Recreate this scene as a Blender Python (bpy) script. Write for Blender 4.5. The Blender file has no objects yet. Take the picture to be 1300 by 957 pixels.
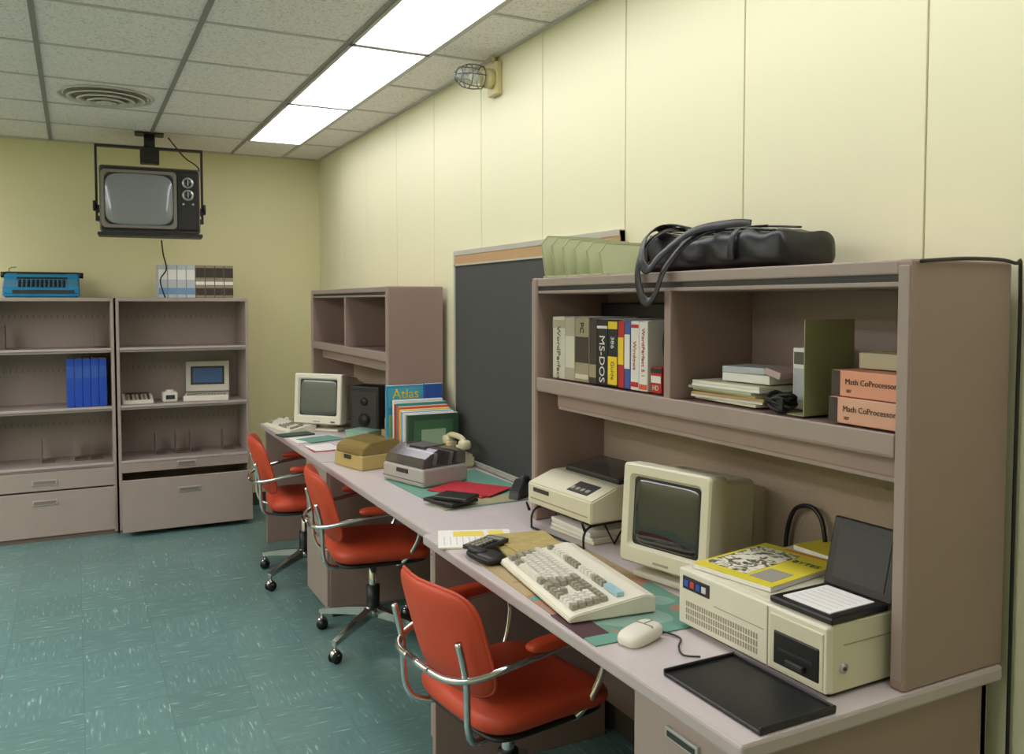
import bpy, bmesh, math, random
from mathutils import Matrix, Vector
random.seed(7)
R=math.radians
sc=bpy.context.scene
try:
    sc.view_settings.view_transform='Standard'
    sc.view_settings.look='None'
except Exception: pass

# ---------------------------------------------------------------- materials
def lin(h):
    h=h.lstrip('#'); o=[]
    for i in (0,2,4):
        c=int(h[i:i+2],16)/255
        o.append(c/12.92 if c<=.04045 else ((c+.055)/1.055)**2.4)
    return (o[0],o[1],o[2],1)
MATS={}
def mat(name,col,rough=.5,metal=0,bump=0,bscale=200,var=0,vscale=8,alpha=1,coat=0,spec=None):
    if name in MATS: return MATS[name]
    m=bpy.data.materials.new(name); m.use_nodes=True
    nt=m.node_tree; p=nt.nodes['Principled BSDF']
    c=lin(col) if isinstance(col,str) else col
    p.inputs['Base Color'].default_value=c
    p.inputs['Roughness'].default_value=rough
    p.inputs['Metallic'].default_value=metal
    p.inputs['Alpha'].default_value=alpha
    p.inputs['Coat Weight'].default_value=coat
    if spec is not None: p.inputs['Specular IOR Level'].default_value=spec
    tc=nt.nodes.new('ShaderNodeTexCoord')
    n=nt.nodes.new('ShaderNodeTexNoise'); n.inputs['Scale'].default_value=vscale; n.inputs['Detail'].default_value=4
    nt.links.new(tc.outputs['Object'],n.inputs['Vector'])
    mx=nt.nodes.new('ShaderNodeMix'); mx.data_type='RGBA'
    v=var if var else .06
    mx.inputs[6].default_value=tuple(x*(1-v) for x in c[:3])+(1,)
    mx.inputs[7].default_value=tuple(min(1,x*(1+v)) for x in c[:3])+(1,)
    nt.links.new(n.outputs['Fac'],mx.inputs[0]); nt.links.new(mx.outputs[2],p.inputs['Base Color'])
    if bump:
        n2=nt.nodes.new('ShaderNodeTexNoise'); n2.inputs['Scale'].default_value=bscale; n2.inputs['Detail'].default_value=3
        b=nt.nodes.new('ShaderNodeBump'); b.inputs['Strength'].default_value=bump; b.inputs['Distance'].default_value=.002
        nt.links.new(tc.outputs['Object'],n2.inputs['Vector']); nt.links.new(n2.outputs['Fac'],b.inputs['Height'])
        nt.links.new(b.outputs['Normal'],p.inputs['Normal'])
    MATS[name]=m; return m
def emis(name,col,st):
    m=bpy.data.materials.new(name); m.use_nodes=True; nt=m.node_tree
    p=nt.nodes['Principled BSDF']; p.inputs['Base Color'].default_value=(.9,.9,.9,1)
    p.inputs['Emission Color'].default_value=lin(col); p.inputs['Emission Strength'].default_value=st
    return m

TAUPE=mat('taupe_painted_steel','#967f75',.45,bump=.08,bscale=500)
TAUPE_D=mat('taupe_dark_steel','#837067',.5)  # darker taupe for back panels, bases, bookends and handle insets
GREYP=mat('warm_grey_steel','#9b8a81',.45)
SHELF=mat('cabinet_steel','#a3948b',.45,bump=.05,bscale=400)
LAM=mat('desk_laminate','#c8bdbb',.35,var=.05,vscale=60)
LAMEDGE=mat('desk_edge','#b3a6a4',.4)
FABRIC=mat('tackboard_fabric','#9a8975',.95,bump=.9,bscale=260,var=.2,vscale=160)
RED=mat('red_vinyl','#c04526',.5,bump=.15,bscale=350)
REDP=mat('red_folder_card','#b82733',.6)
CHROME=mat('chrome','#d5d5d5',.14,metal=1)
ALU=mat('aluminium','#b9b9b4',.4,metal=.6)
BLACK=mat('black_plastic','#121212',.4)
BLACKM=mat('black_metal','#171717',.5)
DARK=mat('dark_grey','#2b2a29',.5)
LEATHER=mat('black_leather','#0d0d0f',.42,bump=.6,bscale=45)
BEIGE=mat('computer_beige','#cfcab0',.5,bump=.06,bscale=600)
BEIGE2=mat('computer_beige_light','#dcd7c3',.5)
BEIGED=mat('beige_dark','#9c9480',.55)  # darker beige for slots, seams, ruled lines and printer knob
KEYG=mat('key_grey','#96917f',.5)
KEYL=mat('key_light','#dcd8ca',.5)
WHITE=mat('white_paper','#e6e4de',.8)
PAPER=mat('cream_paper','#dcd8c0',.8)
GLASSD=mat('crt_glass','#131517',.12,coat=1)
GLASSG=mat('tv_glass','#7d8183',.15,coat=.6)
OFFW=mat('offwhite_plastic','#dbd7c8',.5)
SMOKE=mat('smoked_lid','#5a5352',.12,alpha=.6)
AMBER=mat('amber_lid','#94804c',.15,alpha=.8)
YEL=mat('yellow_card','#dccc3c',.5)
SALMON=mat('salmon_card','#dd987a',.6)
OLIVE=mat('olive_green_metal','#98986c',.5)
SAGE=mat('sage_plastic','#b2b78f',.5)
SAGED=mat('sage_plastic_edge','#9aa077',.5)
GREENF=mat('green_blotter','#669684',.7)
GREEND=mat('dark_green_cloth','#2f4b36',.6)
MAROON=mat('maroon_leather','#4a2a2e',.6)
TAN=mat('tan_card','#b59a63',.7)
WOOD=mat('cork_wood','#b39066',.7,var=.2,vscale=120)
BLUE=mat('blue_binder','#1a48ae',.4)
TEAL=mat('typewriter_blue','#217ba6',.35)
TVBODY=mat('tv_brown_plastic','#575049',.45)
TVFRAME=mat('tv_dark_trim','#252120',.45)

def floor_mat():
    m=bpy.data.materials.new('teal_vinyl_tile'); m.use_nodes=True; nt=m.node_tree; N=nt.nodes; L=nt.links
    p=N['Principled BSDF']
    tc=N.new('ShaderNodeTexCoord')
    S=N.new('ShaderNodeVectorMath'); S.operation='SCALE'; S.inputs['Scale'].default_value=1/.305
    L.new(tc.outputs['Object'],S.inputs[0])
    F=N.new('ShaderNodeVectorMath'); F.operation='FLOOR'; L.new(S.outputs[0],F.inputs[0])
    sep=N.new('ShaderNodeSeparateXYZ'); L.new(F.outputs[0],sep.inputs[0])
    a=N.new('ShaderNodeMath'); a.operation='ADD'; L.new(sep.outputs[0],a.inputs[0]); L.new(sep.outputs[1],a.inputs[1])
    md=N.new('ShaderNodeMath'); md.operation='FLOORED_MODULO'; md.inputs[1].default_value=2; L.new(a.outputs[0],md.inputs[0])
    wn=N.new('ShaderNodeTexWhiteNoise'); L.new(F.outputs[0],wn.inputs['Vector'])
    def streak(sx,sy):
        mp=N.new('ShaderNodeMapping'); mp.inputs['Scale'].default_value=(sx,sy,1); L.new(tc.outputs['Object'],mp.inputs[0])
        ad=N.new('ShaderNodeVectorMath'); ad.operation='MULTIPLY_ADD'; ad.inputs[1].default_value=(9,9,9)
        L.new(wn.outputs['Color'],ad.inputs[0]); L.new(mp.outputs[0],ad.inputs[2])
        n=N.new('ShaderNodeTexNoise'); n.inputs['Scale'].default_value=1; n.inputs['Detail'].default_value=2
        n.inputs['Distortion'].default_value=.25
        L.new(ad.outputs[0],n.inputs['Vector']); return n
    n1=streak(11,95); n2=streak(95,11)
    mix=N.new('ShaderNodeMix'); mix.data_type='FLOAT'
    L.new(md.outputs[0],mix.inputs[0]); L.new(n1.outputs['Fac'],mix.inputs[2]); L.new(n2.outputs['Fac'],mix.inputs[3])
    r=N.new('ShaderNodeValToRGB'); e=r.color_ramp.elements
    e[0].position=.25; e[0].color=lin('#5d7f7a'); e[1].position=.58; e[1].color=lin('#668883')
    x=e.new(.65); x.color=lin('#6d8e89'); x=e.new(.72); x.color=lin('#a3bab4')
    L.new(mix.outputs[0],r.inputs[0])
    hs=N.new('ShaderNodeHueSaturation'); L.new(r.outputs[0],hs.inputs['Color'])
    mr=N.new('ShaderNodeMapRange'); mr.inputs['To Min'].default_value=.92; mr.inputs['To Max'].default_value=1.06
    L.new(wn.outputs['Value'],mr.inputs['Value']); L.new(mr.outputs[0],hs.inputs['Value'])
    fr=N.new('ShaderNodeVectorMath'); fr.operation='FRACTION'; L.new(S.outputs[0],fr.inputs[0])
    s2=N.new('ShaderNodeSeparateXYZ'); L.new(fr.outputs[0],s2.inputs[0])
    mn=N.new('ShaderNodeMath'); mn.operation='MINIMUM'; L.new(s2.outputs[0],mn.inputs[0]); L.new(s2.outputs[1],mn.inputs[1])
    lt=N.new('ShaderNodeMath'); lt.operation='LESS_THAN'; lt.inputs[1].default_value=.008; L.new(mn.outputs[0],lt.inputs[0])
    mm=N.new('ShaderNodeMath'); mm.operation='MULTIPLY'; mm.inputs[1].default_value=.5; L.new(lt.outputs[0],mm.inputs[0])
    mc=N.new('ShaderNodeMix'); mc.data_type='RGBA'; mc.inputs[7].default_value=lin('#3b5450')
    L.new(mm.outputs[0],mc.inputs[0]); L.new(hs.outputs[0],mc.inputs[6]); L.new(mc.outputs[2],p.inputs['Base Color'])
    p.inputs['Roughness'].default_value=.3
    b=N.new('ShaderNodeBump'); b.inputs['Strength'].default_value=.12; b.inputs['Distance'].default_value=.002
    L.new(mix.outputs[0],b.inputs['Height']); L.new(b.outputs[0],p.inputs['Normal'])
    return m
def ceil_mat():
    m=bpy.data.materials.new('acoustic_tile'); m.use_nodes=True; nt=m.node_tree; N=nt.nodes; L=nt.links
    p=N['Principled BSDF']; p.inputs['Roughness'].default_value=.95
    tc=N.new('ShaderNodeTexCoord')
    v=N.new('ShaderNodeTexNoise'); v.inputs['Scale'].default_value=95; v.inputs['Detail'].default_value=6; v.inputs['Roughness'].default_value=.7
    L.new(tc.outputs['Object'],v.inputs['Vector'])
    r=N.new('ShaderNodeValToRGB'); e=r.color_ramp.elements
    e[0].position=.36; e[0].color=lin('#c2bdb8'); e[1].position=.48; e[1].color=lin('#f1ebe8')
    L.new(v.outputs['Fac'],r.inputs[0]); L.new(r.outputs[0],p.inputs['Base Color'])
    b=N.new('ShaderNodeBump'); b.inputs['Strength'].default_value=.35; b.inputs['Distance'].default_value=.003
    L.new(v.outputs['Fac'],b.inputs['Height']); L.new(b.outputs[0],p.inputs['Normal'])
    return m
FLOORM=floor_mat(); CEILM=ceil_mat()
WALLR=mat('cream_wall_panel','#dedab8',.55,bump=.05,bscale=90,var=.02,vscale=1.5)
WALLB=mat('yellow_painted_block','#dad3a4',.6,bump=.15,bscale=60,var=.03,vscale=2)
LIGHTM=emis('fluorescent_diffuser','#fbf9ff',6.6)
FILLM=emis('unseen_fill_diffuser','#fbf9ff',9.5)  # stronger emission for the added out-of-view rows, to fill the dark left side

# ---------------------------------------------------------------- builder
def T(x,y,z): return Matrix.Translation((x,y,z))
def RX(a): return Matrix.Rotation(R(a),4,'X')
def RY(a): return Matrix.Rotation(R(a),4,'Y')
def RZ(a): return Matrix.Rotation(R(a),4,'Z')
class B:
    def __init__(s,name): s.name=name; s.bm=bmesh.new(); s.mats=[]; s.M=Matrix.Identity(4)
    def mi(s,m):
        if m not in s.mats: s.mats.append(m)
        return s.mats.index(m)
    def add(s,t,m,M=None,smooth=False,norm=True):
        if norm: bmesh.ops.recalc_face_normals(t,faces=t.faces)
        if M is not None: t.transform(M)
        t.transform(s.M)
        i=s.mi(m)
        for f in t.faces: f.material_index=i; f.smooth=smooth
        me=bpy.data.meshes.new('t'); t.to_mesh(me); t.free(); s.bm.from_mesh(me); bpy.data.meshes.remove(me)
    def box(s,c,d,m,bev=0,rot=None,top=None):
        t=bmesh.new(); bmesh.ops.create_cube(t,size=1)
        for v in t.verts:
            k=top if (top and v.co.z>0) else 1
            v.co=Vector((v.co.x*d[0]*k,v.co.y*d[1]*k,v.co.z*d[2]))
        if bev: bmesh.ops.bevel(t,geom=t.edges[:],offset=bev,segments=2,affect='EDGES',profile=.5)
        M=T(*c)
        if rot: M=M@RZ(rot[2])@RY(rot[1])@RX(rot[0])
        s.add(t,m,M)
    def bx(s,x0,x1,y0,y1,z0,z1,m,bev=0):
        s.box(((x0+x1)/2,(y0+y1)/2,(z0+z1)/2),(abs(x1-x0),abs(y1-y0),abs(z1-z0)),m,bev)
    def cyl(s,c,r,h,m,axis='Z',r2=None,seg=28,bev=0,M=None):
        t=bmesh.new(); bmesh.ops.create_cone(t,cap_ends=True,segments=seg,radius1=r,radius2=r if r2 is None else r2,depth=h)
        if bev: bmesh.ops.bevel(t,geom=[e for e in t.edges if len(e.link_faces)==2 and e.calc_face_angle(0)>.9],offset=bev,segments=2,affect='EDGES')
        A={'Z':Matrix.Identity(4),'X':RY(90),'Y':RX(90)}[axis]
        s.add(t,m,(M if M is not None else Matrix.Identity(4))@T(*c)@A,smooth=False if seg<12 else True)
    def sph(s,c,r,m,sc=(1,1,1),seg=20):
        t=bmesh.new(); bmesh.ops.create_uvsphere(t,u_segments=seg,v_segments=seg//2,radius=r)
        s.add(t,m,T(*c)@Matrix.Diagonal((*sc,1)),smooth=True)
    def tube(s,pts,r,m,seg=8,smoothp=6,flat=1,closed=False,up=None):
        P=[Vector(p) for p in pts]
        if smoothp and len(P)>2:
            Q=[]; n=len(P)
            rng=n if closed else n-1
            for i in range(rng):
                g=(lambda k:P[k%n]) if closed else (lambda k:P[max(0,min(n-1,k))])
                a,b,c,d=g(i-1),g(i),g(i+1),g(i+2)
                for j in range(smoothp):
                    u=j/smoothp
                    Q.append(.5*((2*b)+(c-a)*u+(2*a-5*b+4*c-d)*u*u+(-a+3*b-3*c+d)*u**3))
            if not closed: Q.append(P[-1])
            P=Q
        t=bmesh.new(); rings=[]; n=len(P)
        nrm=None
        for i,p in enumerate(P):
            if closed: tg=(P[(i+1)%n]-P[i-1]).normalized()
            else: tg=(P[min(n-1,i+1)]-P[max(0,i-1)]).normalized()
            if nrm is None or up:
                a=Vector(up) if up else (Vector((0,0,1)) if abs(tg.z)<.9 else Vector((1,0,0)))
                nrm=(a-tg*a.dot(tg)).normalized()
            else:
                nrm=(nrm-tg*nrm.dot(tg)).normalized()
            bn=tg.cross(nrm)
            rings.append([t.verts.new(p+nrm*(math.cos(2*math.pi*k/seg)*r*flat)+bn*(math.sin(2*math.pi*k/seg)*r)) for k in range(seg)])
        for i in range(n if closed else n-1):
            a=rings[i]; b=rings[(i+1)%n]
            for k in range(seg):
                t.faces.new((a[k],a[(k+1)%seg],b[(k+1)%seg],b[k]))
        if not closed:
            t.faces.new(rings[0]); t.faces.new(rings[-1])
        s.add(t,m,smooth=True)
    def loft(s,rings,m,cap0=True,cap1=True,smooth=False,M=None):
        t=bmesh.new(); V=[[t.verts.new(p) for p in r] for r in rings]; n=len(V[0])
        for i in range(len(V)-1):
            for k in range(n): t.faces.new((V[i][k],V[i][(k+1)%n],V[i+1][(k+1)%n],V[i+1][k]))
        if cap0: t.faces.new(V[0])
        if cap1: t.faces.new(V[-1])
        s.add(t,m,M,smooth=smooth)
    def prism(s,prof,x0,x1,m,M=None,bev=0):
        t=bmesh.new()
        a=[t.verts.new((x0,y,z)) for y,z in prof]; b=[t.verts.new((x1,y,z)) for y,z in prof]; n=len(prof)
        for k in range(n): t.faces.new((a[k],a[(k+1)%n],b[(k+1)%n],b[k]))
        t.faces.new(a); t.faces.new(b)
        bmesh.ops.recalc_face_normals(t,faces=t.faces)
        if bev: bmesh.ops.bevel(t,geom=t.edges[:],offset=bev,segments=2,affect='EDGES')
        s.add(t,m,M)
    def pillow(s,c,w,d,h,m,exp=4,warp=None,M=None,n=44,p=5):
        t=bmesh.new(); S=[.3,.6,.8,.9,.96,.99]
        def pt(sv,k,sg):
            a=2*math.pi*k/n; ca,sa=math.cos(a),math.sin(a)
            x=w/2*sv*math.copysign(abs(ca)**(2/exp),ca); y=d/2*sv*math.copysign(abs(sa)**(2/exp),sa)
            z=sg*h/2*(1-sv**p)**(1/2.2)
            q=Vector((x,y,z))
            return warp(q) if warp else q
        edge=[t.verts.new(pt(1,k,1)) for k in range(n)]
        for sg in (1,-1):
            rr=[[t.verts.new(pt(v,k,sg)) for k in range(n)] for v in S]+[edge]
            q=Vector((0,0,sg*h/2)); cv=t.verts.new(warp(q) if warp else q)
            for k in range(n): t.faces.new((cv,rr[0][k],rr[0][(k+1)%n]))
            for i in range(len(rr)-1):
                for k in range(n): t.faces.new((rr[i][k],rr[i+1][k],rr[i+1][(k+1)%n],rr[i][(k+1)%n]))
        s.add(t,m,T(*c)@(M if M is not None else Matrix.Identity(4)),smooth=True)
    def text(s,st,size,m,M,ext=.0004):
        cu=bpy.data.curves.new('txt','FONT'); cu.body=st; cu.size=size; cu.extrude=ext; cu.align_x='CENTER'; cu.align_y='CENTER'
        cu.resolution_u=3
        o=bpy.data.objects.new('txt',cu); sc.collection.objects.link(o)
        dg=bpy.context.evaluated_depsgraph_get()
        me=bpy.data.meshes.new_from_object(o.evaluated_get(dg))
        t=bmesh.new(); t.from_mesh(me); s.add(t,m,M,norm=False)
        bpy.data.objects.remove(o); bpy.data.curves.remove(cu); bpy.data.meshes.remove(me)
    def done(s,loc=None,rot=0,rx=0):
        bm=s.bm
        if loc is None:
            xs=[v.co.x for v in bm.verts]; ys=[v.co.y for v in bm.verts]; zs=[v.co.z for v in bm.verts]
            loc=((min(xs)+max(xs))/2,(min(ys)+max(ys))/2,min(zs))
            bm.transform(T(-loc[0],-loc[1],-loc[2]))
        me=bpy.data.meshes.new(s.name); bm.to_mesh(me); bm.free()
        for m in s.mats: me.materials.append(m)
        o=bpy.data.objects.new(s.name,me); sc.collection.objects.link(o)
        o.location=loc; o.rotation_euler=(R(rx),0,R(rot)); return o
def rr(w,h,r,y,cz=0,cx=0,n=5):
    o=[]
    for (sx,sz,a0) in ((1,1,0),(-1,1,90),(-1,-1,180),(1,-1,270)):
        for k in range(n+1):
            a=R(a0+90*k/n); o.append((cx+sx*(w/2-r)+r*math.cos(a),y,cz+sz*(h/2-r)+r*math.sin(a)))
    return o
def faceM(x,y,z): return T(x,y,z)@RX(90)
def spineM(x,y,z): return T(x,y,z)@RY(90)@RX(90)

# ---------------------------------------------------------------- room
XW,YB,ZC=1.775,6.86,2.743
XL,YF=-3.6,-1.6
b=B('floor'); b.bx(XL-.1,XW+.1,YF-.1,YB+.1,-.1,0,FLOORM); o=b.done((0,0,0))
b=B('ceiling'); b.bx(XL-.1,XW+.1,YF-.1,YB+.1,ZC,ZC+.1,CEILM); b.done((0,0,0))
b=B('wall_back'); b.bx(XL-.1,XW+.1,YB,YB+.1,0,ZC,WALLB); b.done((0,0,0))
b=B('wall_front'); b.bx(XL-.1,XW+.1,YF-.1,YF,0,ZC,WALLB); b.done((0,0,0))
b=B('wall_left'); b.bx(XL-.1,XL,YF,YB,0,ZC,WALLB); b.done((0,0,0))
b=B('wall_right'); SEAM=mat('panel_seam','#b8b084',.6)
b.bx(XW+.006,XW+.1,YF,YB,0,ZC,SEAM)
y=1.342-.61*5
while y<YB:
    y0=max(y+.0026,YF); y1=min(y+.61-.0026,YB)
    if y1>y0: b.bx(XW,XW+.012,y0,y1,0,ZC,WALLR,bev=.002)
    y+=.61
b.done((0,0,0))
BASE=mat('baseboard_rubber','#4a3f38',.6)
b=B('baseboard_back'); b.bx(XL,XW,YB-.008,YB,0,.1,BASE); b.done()
b=B('baseboard_right'); b.bx(XW-.008,XW,YF,YB-.01,0,.1,BASE); b.done()
TB=mat('ceiling_tbar','#918d88',.6); TBW=mat('ceiling_tbar_white','#c2bdb7',.6)
b=B('ceiling_grid')
LX0,LX1=1.105,1.475
xs=[LX0-.01-.61*k for k in range(0,8) if LX0-.61*k>XL]
for x in xs: b.bx(x-.011,x+.011,YF,YB,ZC-.006,ZC,TB)
b.bx(LX1-.004,LX1+.02,YF,YB,ZC-.006,ZC,TBW)
ys=[6.20+.625-.625*k for k in range(0,14) if 6.2-.625*k>YF]
for y in ys:
    b.bx(XL,LX0-.02,y-.009,y+.009,ZC-.005,ZC,TBW); b.bx(LX1+.02,XW,y-.009,y+.009,ZC-.005,ZC,TBW)
b.bx(XW-.02,XW,YF,YB,ZC-.008,ZC,TBW); b.bx(XL,XW,YB-.02,YB,ZC-.008,ZC,TBW)
b.done((0,0,0))
def troffers(x0,x1,name,lm):
    for k in range(5):
        y1=6.20-1.25*k; y0=y1-1.25
        b=B(name)
        fr=TBW
        b.bx(x0,x1,y0+.004,y0+.02,ZC-.012,ZC-.001,fr); b.bx(x0,x1,y1-.02,y1-.004,ZC-.012,ZC-.001,fr)
        b.bx(x0,x0+.014,y0+.004,y1-.004,ZC-.012,ZC-.001,fr); b.bx(x1-.014,x1,y0+.004,y1-.004,ZC-.012,ZC-.001,fr)
        b.bx(x0+.014,x1-.014,y0+.02,y1-.02,ZC-.009,ZC-.002,lm)
        b.done()
troffers(LX0,LX1,'unseen_fill_ceiling_light',LIGHTM)
troffers(-1.93,-1.35,'unseen_fill_ceiling_light',FILLM)  # added row outside the frame, fill light from the left
troffers(-3.15,-2.57,'unseen_fill_ceiling_light',FILLM)  # second added row, also out of view, for more fill
b=B('ceiling_air_vent'); VENT=mat('vent_enamel','#d2cdc2',.5); VD=mat('vent_dark','#7d786c',.6)
for i,(ro,z) in enumerate(((.245,.006),(.20,.02),(.15,.03),(.10,.038),(.055,.044))):
    m=VENT
    rings=[[ (r_*math.cos(2*math.pi*k/40),r_*math.sin(2*math.pi*k/40),zz) for k in range(40)] for r_,zz in ((ro,-z+.003),(ro-.006,-z-.004),(ro-.036,-z+.012),(ro-.03,-z+.016))]
    b.loft(rings,m,cap0=False,cap1=False,smooth=True)
b.cyl((0,0,-.004),.21,.006,VD); b.cyl((0,0,-.044),.03,.008,VENT)
b.done((.18,5.27,ZC))

# ---------------------------------------------------------------- cabinets on back wall
def handle(b,x,y,z,w=.13,h=.035):
    b.bx(x-w/2,x+w/2,y-.006,y+.001,z-h/2,z+h/2,ALU,bev=.002)
    b.bx(x-w/2+.01,x+w/2-.01,y-.0075,y-.004,z-h/2+.008,z+h/2-.006,TAUPE_D)
def cabinet(x0,x1,opened):
    b=B('metal_shelf_cabinet'); yf,yb=6.43,6.845; top=1.633
    for xa in (x0,x1-.02): b.bx(xa,xa+.02,yf,yb,0.02,top,SHELF,bev=.003)
    b.bx(x0,x1,yb-.01,yb,.02,top,SHELF)
    b.bx(x0-.0,x1,yf-.004,yb,top-.025,top,SHELF,bev=.003)
    for z in (1.285,.885,.50):
        b.bx(x0+.02,x1-.02,yf+.003,yb-.01,z-.028,z,SHELF,bev=.003)
        b.bx(x0+.02,x1-.02,yf-.008,yf+.006,z-.012,z+.004,LAMEDGE,bev=.002)
    for z in (1.5,1.12,.74):
        for k in range(22):
            x=x0+.05+k*(x1-x0-.1)/21
            b.bx(x-.003,x+.003,yb-.0112,yb-.0098,z-.012,z+.012,TAUPE_D)
    b.bx(x0+.02,x1-.02,yf+.03,yb-.01,.02,.06,TAUPE_D)
    if opened:
        b.bx(x0+.01,x1-.01,yf-.004,yf+.012,.418,.496,SHELF,bev=.003); handle(b,(x0+x1)/2,yf-.004,.458)
        b.bx(x0+.01,x1-.01,yf-.15,yf-.13,.035,.392,SHELF,bev=.004); handle(b,(x0+x1)/2,yf-.15,.30,.15)
        b.bx(x0+.03,x0+.04,yf-.13,yf+.3,.06,.30,TAUPE_D); b.bx(x1-.04,x1-.03,yf-.13,yf+.3,.06,.30,TAUPE_D)
        b.bx(x0+.03,x1-.03,yf-.13,yf+.3,.05,.06,TAUPE_D)
    else:
        b.bx(x0+.01,x1-.01,yf-.004,yf+.012,.345,.47,SHELF,bev=.003); handle(b,(x0+x1)/2,yf-.004,.40,.15)
        b.bx(x0+.01,x1-.01,yf-.004,yf+.012,.035,.335,SHELF,bev=.003); handle(b,(x0+x1)/2,yf-.004,.265,.15)
    b.bx(x0,x1,yf+.02,yb,0,.035,TAUPE_D)
    return b.done()
cabinet(-.64,.237,False); cabinet(.25,1.13,True); cabinet(-1.53,-.652,False)
def bookend(x,z,y=6.6,h=.17):
    b=B('metal_bookend'); 
    b.prism([(0,0),(.13,0),(.13,h*.7),(.10,h),(.03,h),(0,h*.7)],-.001,.001,TAUPE_D); b.bx(0,.08,0,.13,0,.0015,TAUPE_D)
    b.done((x,y,z))
for x in (.50,.64,.74,.97): bookend(x,.504,h=.15)
for x in (-.22,-.02,.08): bookend(x,.504,h=.15)
for x in (-.42,.12): bookend(x,1.29,h=.16)

def book_row(name,items,loc,rot,h0=0):
    b=B(name); x=0
    for it in items:
        w,h,d,m=it[:4]
        b.bx(x+.001,x+w-.001,0,d,0,h,m,bev=min(.003,w*.1))
        b.bx(x+.004,x+w-.004,.01,d+.001,.006,h+.0006,WHITE)
        if len(it)>4:
            for dec in it[4]:
                if dec[0]=='t': b.text(dec[1],dec[2],dec[3],spineM(x+w/2,-.0012,h*dec[4]))
                else: b.bx(x+.003,x+w-.003,-.001,.002,h*dec[2],h*dec[3],dec[1])
        x+=w
    return b.done(loc,rot)
book_row('binder_row',[(.05,.33,.24,BLUE,[('b',mat('binder_label','#2f58ae',.5),.6,.85)])]*5,(-.06,6.5,.886),0)
LG=mat('light_grey_card','#b7bcc0',.6); LB=mat('light_blue_card','#6f93b8',.6); TN=mat('binder_tan','#8f8268',.6); DKB=mat('dark_brown_card','#3a2f28',.6)
its=[]
for k in range(4): its.append((.062,.235,.2,LG,[('b',LB,.1,.3),('b',WHITE,.55,.85)]))
for k in range(4): its.append((.066,.235,.2,TN,[('b',DKB,.08,.30),('b',DKB,.62,.92),('b',WHITE,.4,.5)]))
book_row('manual_row',its,(.53,6.50,1.634),0)

# typewriter
b=B('portable_typewriter')
b.prism([(-.17,0),(.16,0),(.17,.02),(.17,.10),(.13,.15),(.02,.165),(-.03,.12),(-.16,.07),(-.175,.02)],-.225,.225,TEAL,bev=.010)
b.prism([(-.02,.095),(.12,.145),(.12,.158),(.03,.168),(-.03,.123)],-.15,.15,BLACK)
b.cyl((0,.10,.155),.022,.44,BLACK,'X'); b.cyl((-.235,.10,.155),.02,.03,BLACK,'X'); b.cyl((.235,.10,.155),.02,.03,BLACK,'X')
b.tube([(-.2,.12,.165),(-.2,.14,.20),(-.16,.14,.21)],.004,CHROME)
for r_ in range(4):
    for k in range(11):
        b.cyl((-.13+k*.026,-.15+r_*.026,.075+r_*.013),.009,.012,BLACK,seg=12)
b.bx(-.17,.19,-.178,-.170,.028,.05,DARK)
b.bx(-.12,.12,.169,.173,.03,.07,DARK)
b.done((-.19,6.62,1.634),0)

b=B('old_laptop_computer')
b.box((0,0,.02),(.31,.28,.04),OFFW,bev=.006)
for r_ in range(5):
    for k in range(13): b.box((-.125+k*.0205,-.10+r_*.021,.043),(.017,.017,.008),KEYG,top=.8)
b.M=T(0,.13,.045)@RX(-12)
b.box((0,0,.115),(.31,.022,.23),OFFW,bev=.006); b.bx(-.12,.12,-.0125,-.010,.05,.19,DARK); b.bx(-.105,.105,-.0140,-.012,.065,.175,mat('lcd_blue','#4d6c96',.2)); 
b.M=Matrix.Identity(4)
b.done((.86,6.62,.886),-10)
b=B('desk_calculator')
b.prism([(-.1,0),(.1,0),(.1,.06),(.04,.06),(-.1,.025)],-.10,.10,OFFW,bev=.003)
b.bx(-.08,.08,.03,.09,.055,.064,DARK)
for r_ in range(4):
    for k in range(6): b.box((-.07+k*.028,-.075+r_*.027,.036+r_*.007),(.018,.018,.012),DKB if k%2 else mat('key_brownish','#7a5a42',.5),top=.8)
b.done((.385,6.60,.886),0)
b=B('desktop_label_maker')
b.box((0,0,.035),(.10,.12,.07),OFFW,bev=.01); b.cyl((0,-.02,.07),.03,.03,OFFW,'Z',bev=.004); b.bx(-.03,.03,-.063,-.058,.02,.05,DARK)
b.done((.60,6.60,.886),0)

# TV with ceiling bracket
b=B('wall_mounted_television')
W,H=.61,.43
b.loft([rr(W,H,.02,.03),rr(W,H,.02,-.20),rr(W-.015,H-.015,.018,-.21)],TVBODY,cap0=False,cap1=False)
b.loft([rr(W-.015,H-.015,.018,-.21),rr(W-.05,H-.05,.015,-.205)],TVFRAME,cap0=False)
b.loft([rr(W,H,.02,.03),rr(W-.1,H-.08,.03,.10),rr(W*.45,H*.5,.03,.20)],TVBODY,cap0=False)
sx=-.068
b.loft([rr(.455,.375,.03,-.206,0,sx),rr(.455,.375,.03,-.224,0,sx),rr(.42,.34,.035,-.224,0,sx),rr(.41,.33,.04,-.212,0,sx)],mat('tv_bezel','#777067',.4),cap0=False,cap1=False)
b.pillow((sx,-.213,0),.415,.335,.03,GLASSG,exp=5,M=RX(90))
b.bx(.168,.290,-.218,-.204,-.19,.19,BLACK,bev=.003)
for z in (.12,.04):
    b.cyl((.229,-.224,z),.036,.012,ALU,'Y'); b.cyl((.229,-.236,z),.024,.02,BLACK,'Y'); b.bx(.226,.232,-.25,-.246,z-.02,z+.02,ALU)
for k in range(9): b.bx(.184,.277,-.2205,-.217,-.17+k*.014,-.165+k*.014,TVFRAME)
b.cyl((.20,-.222,-.02),.007,.01,ALU,'Y'); b.cyl((.26,-.222,-.02),.007,.01,ALU,'Y')
b.bx(-.32,.32,-.20,.02,-.235,-.215,BLACKM,bev=.002)
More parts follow.
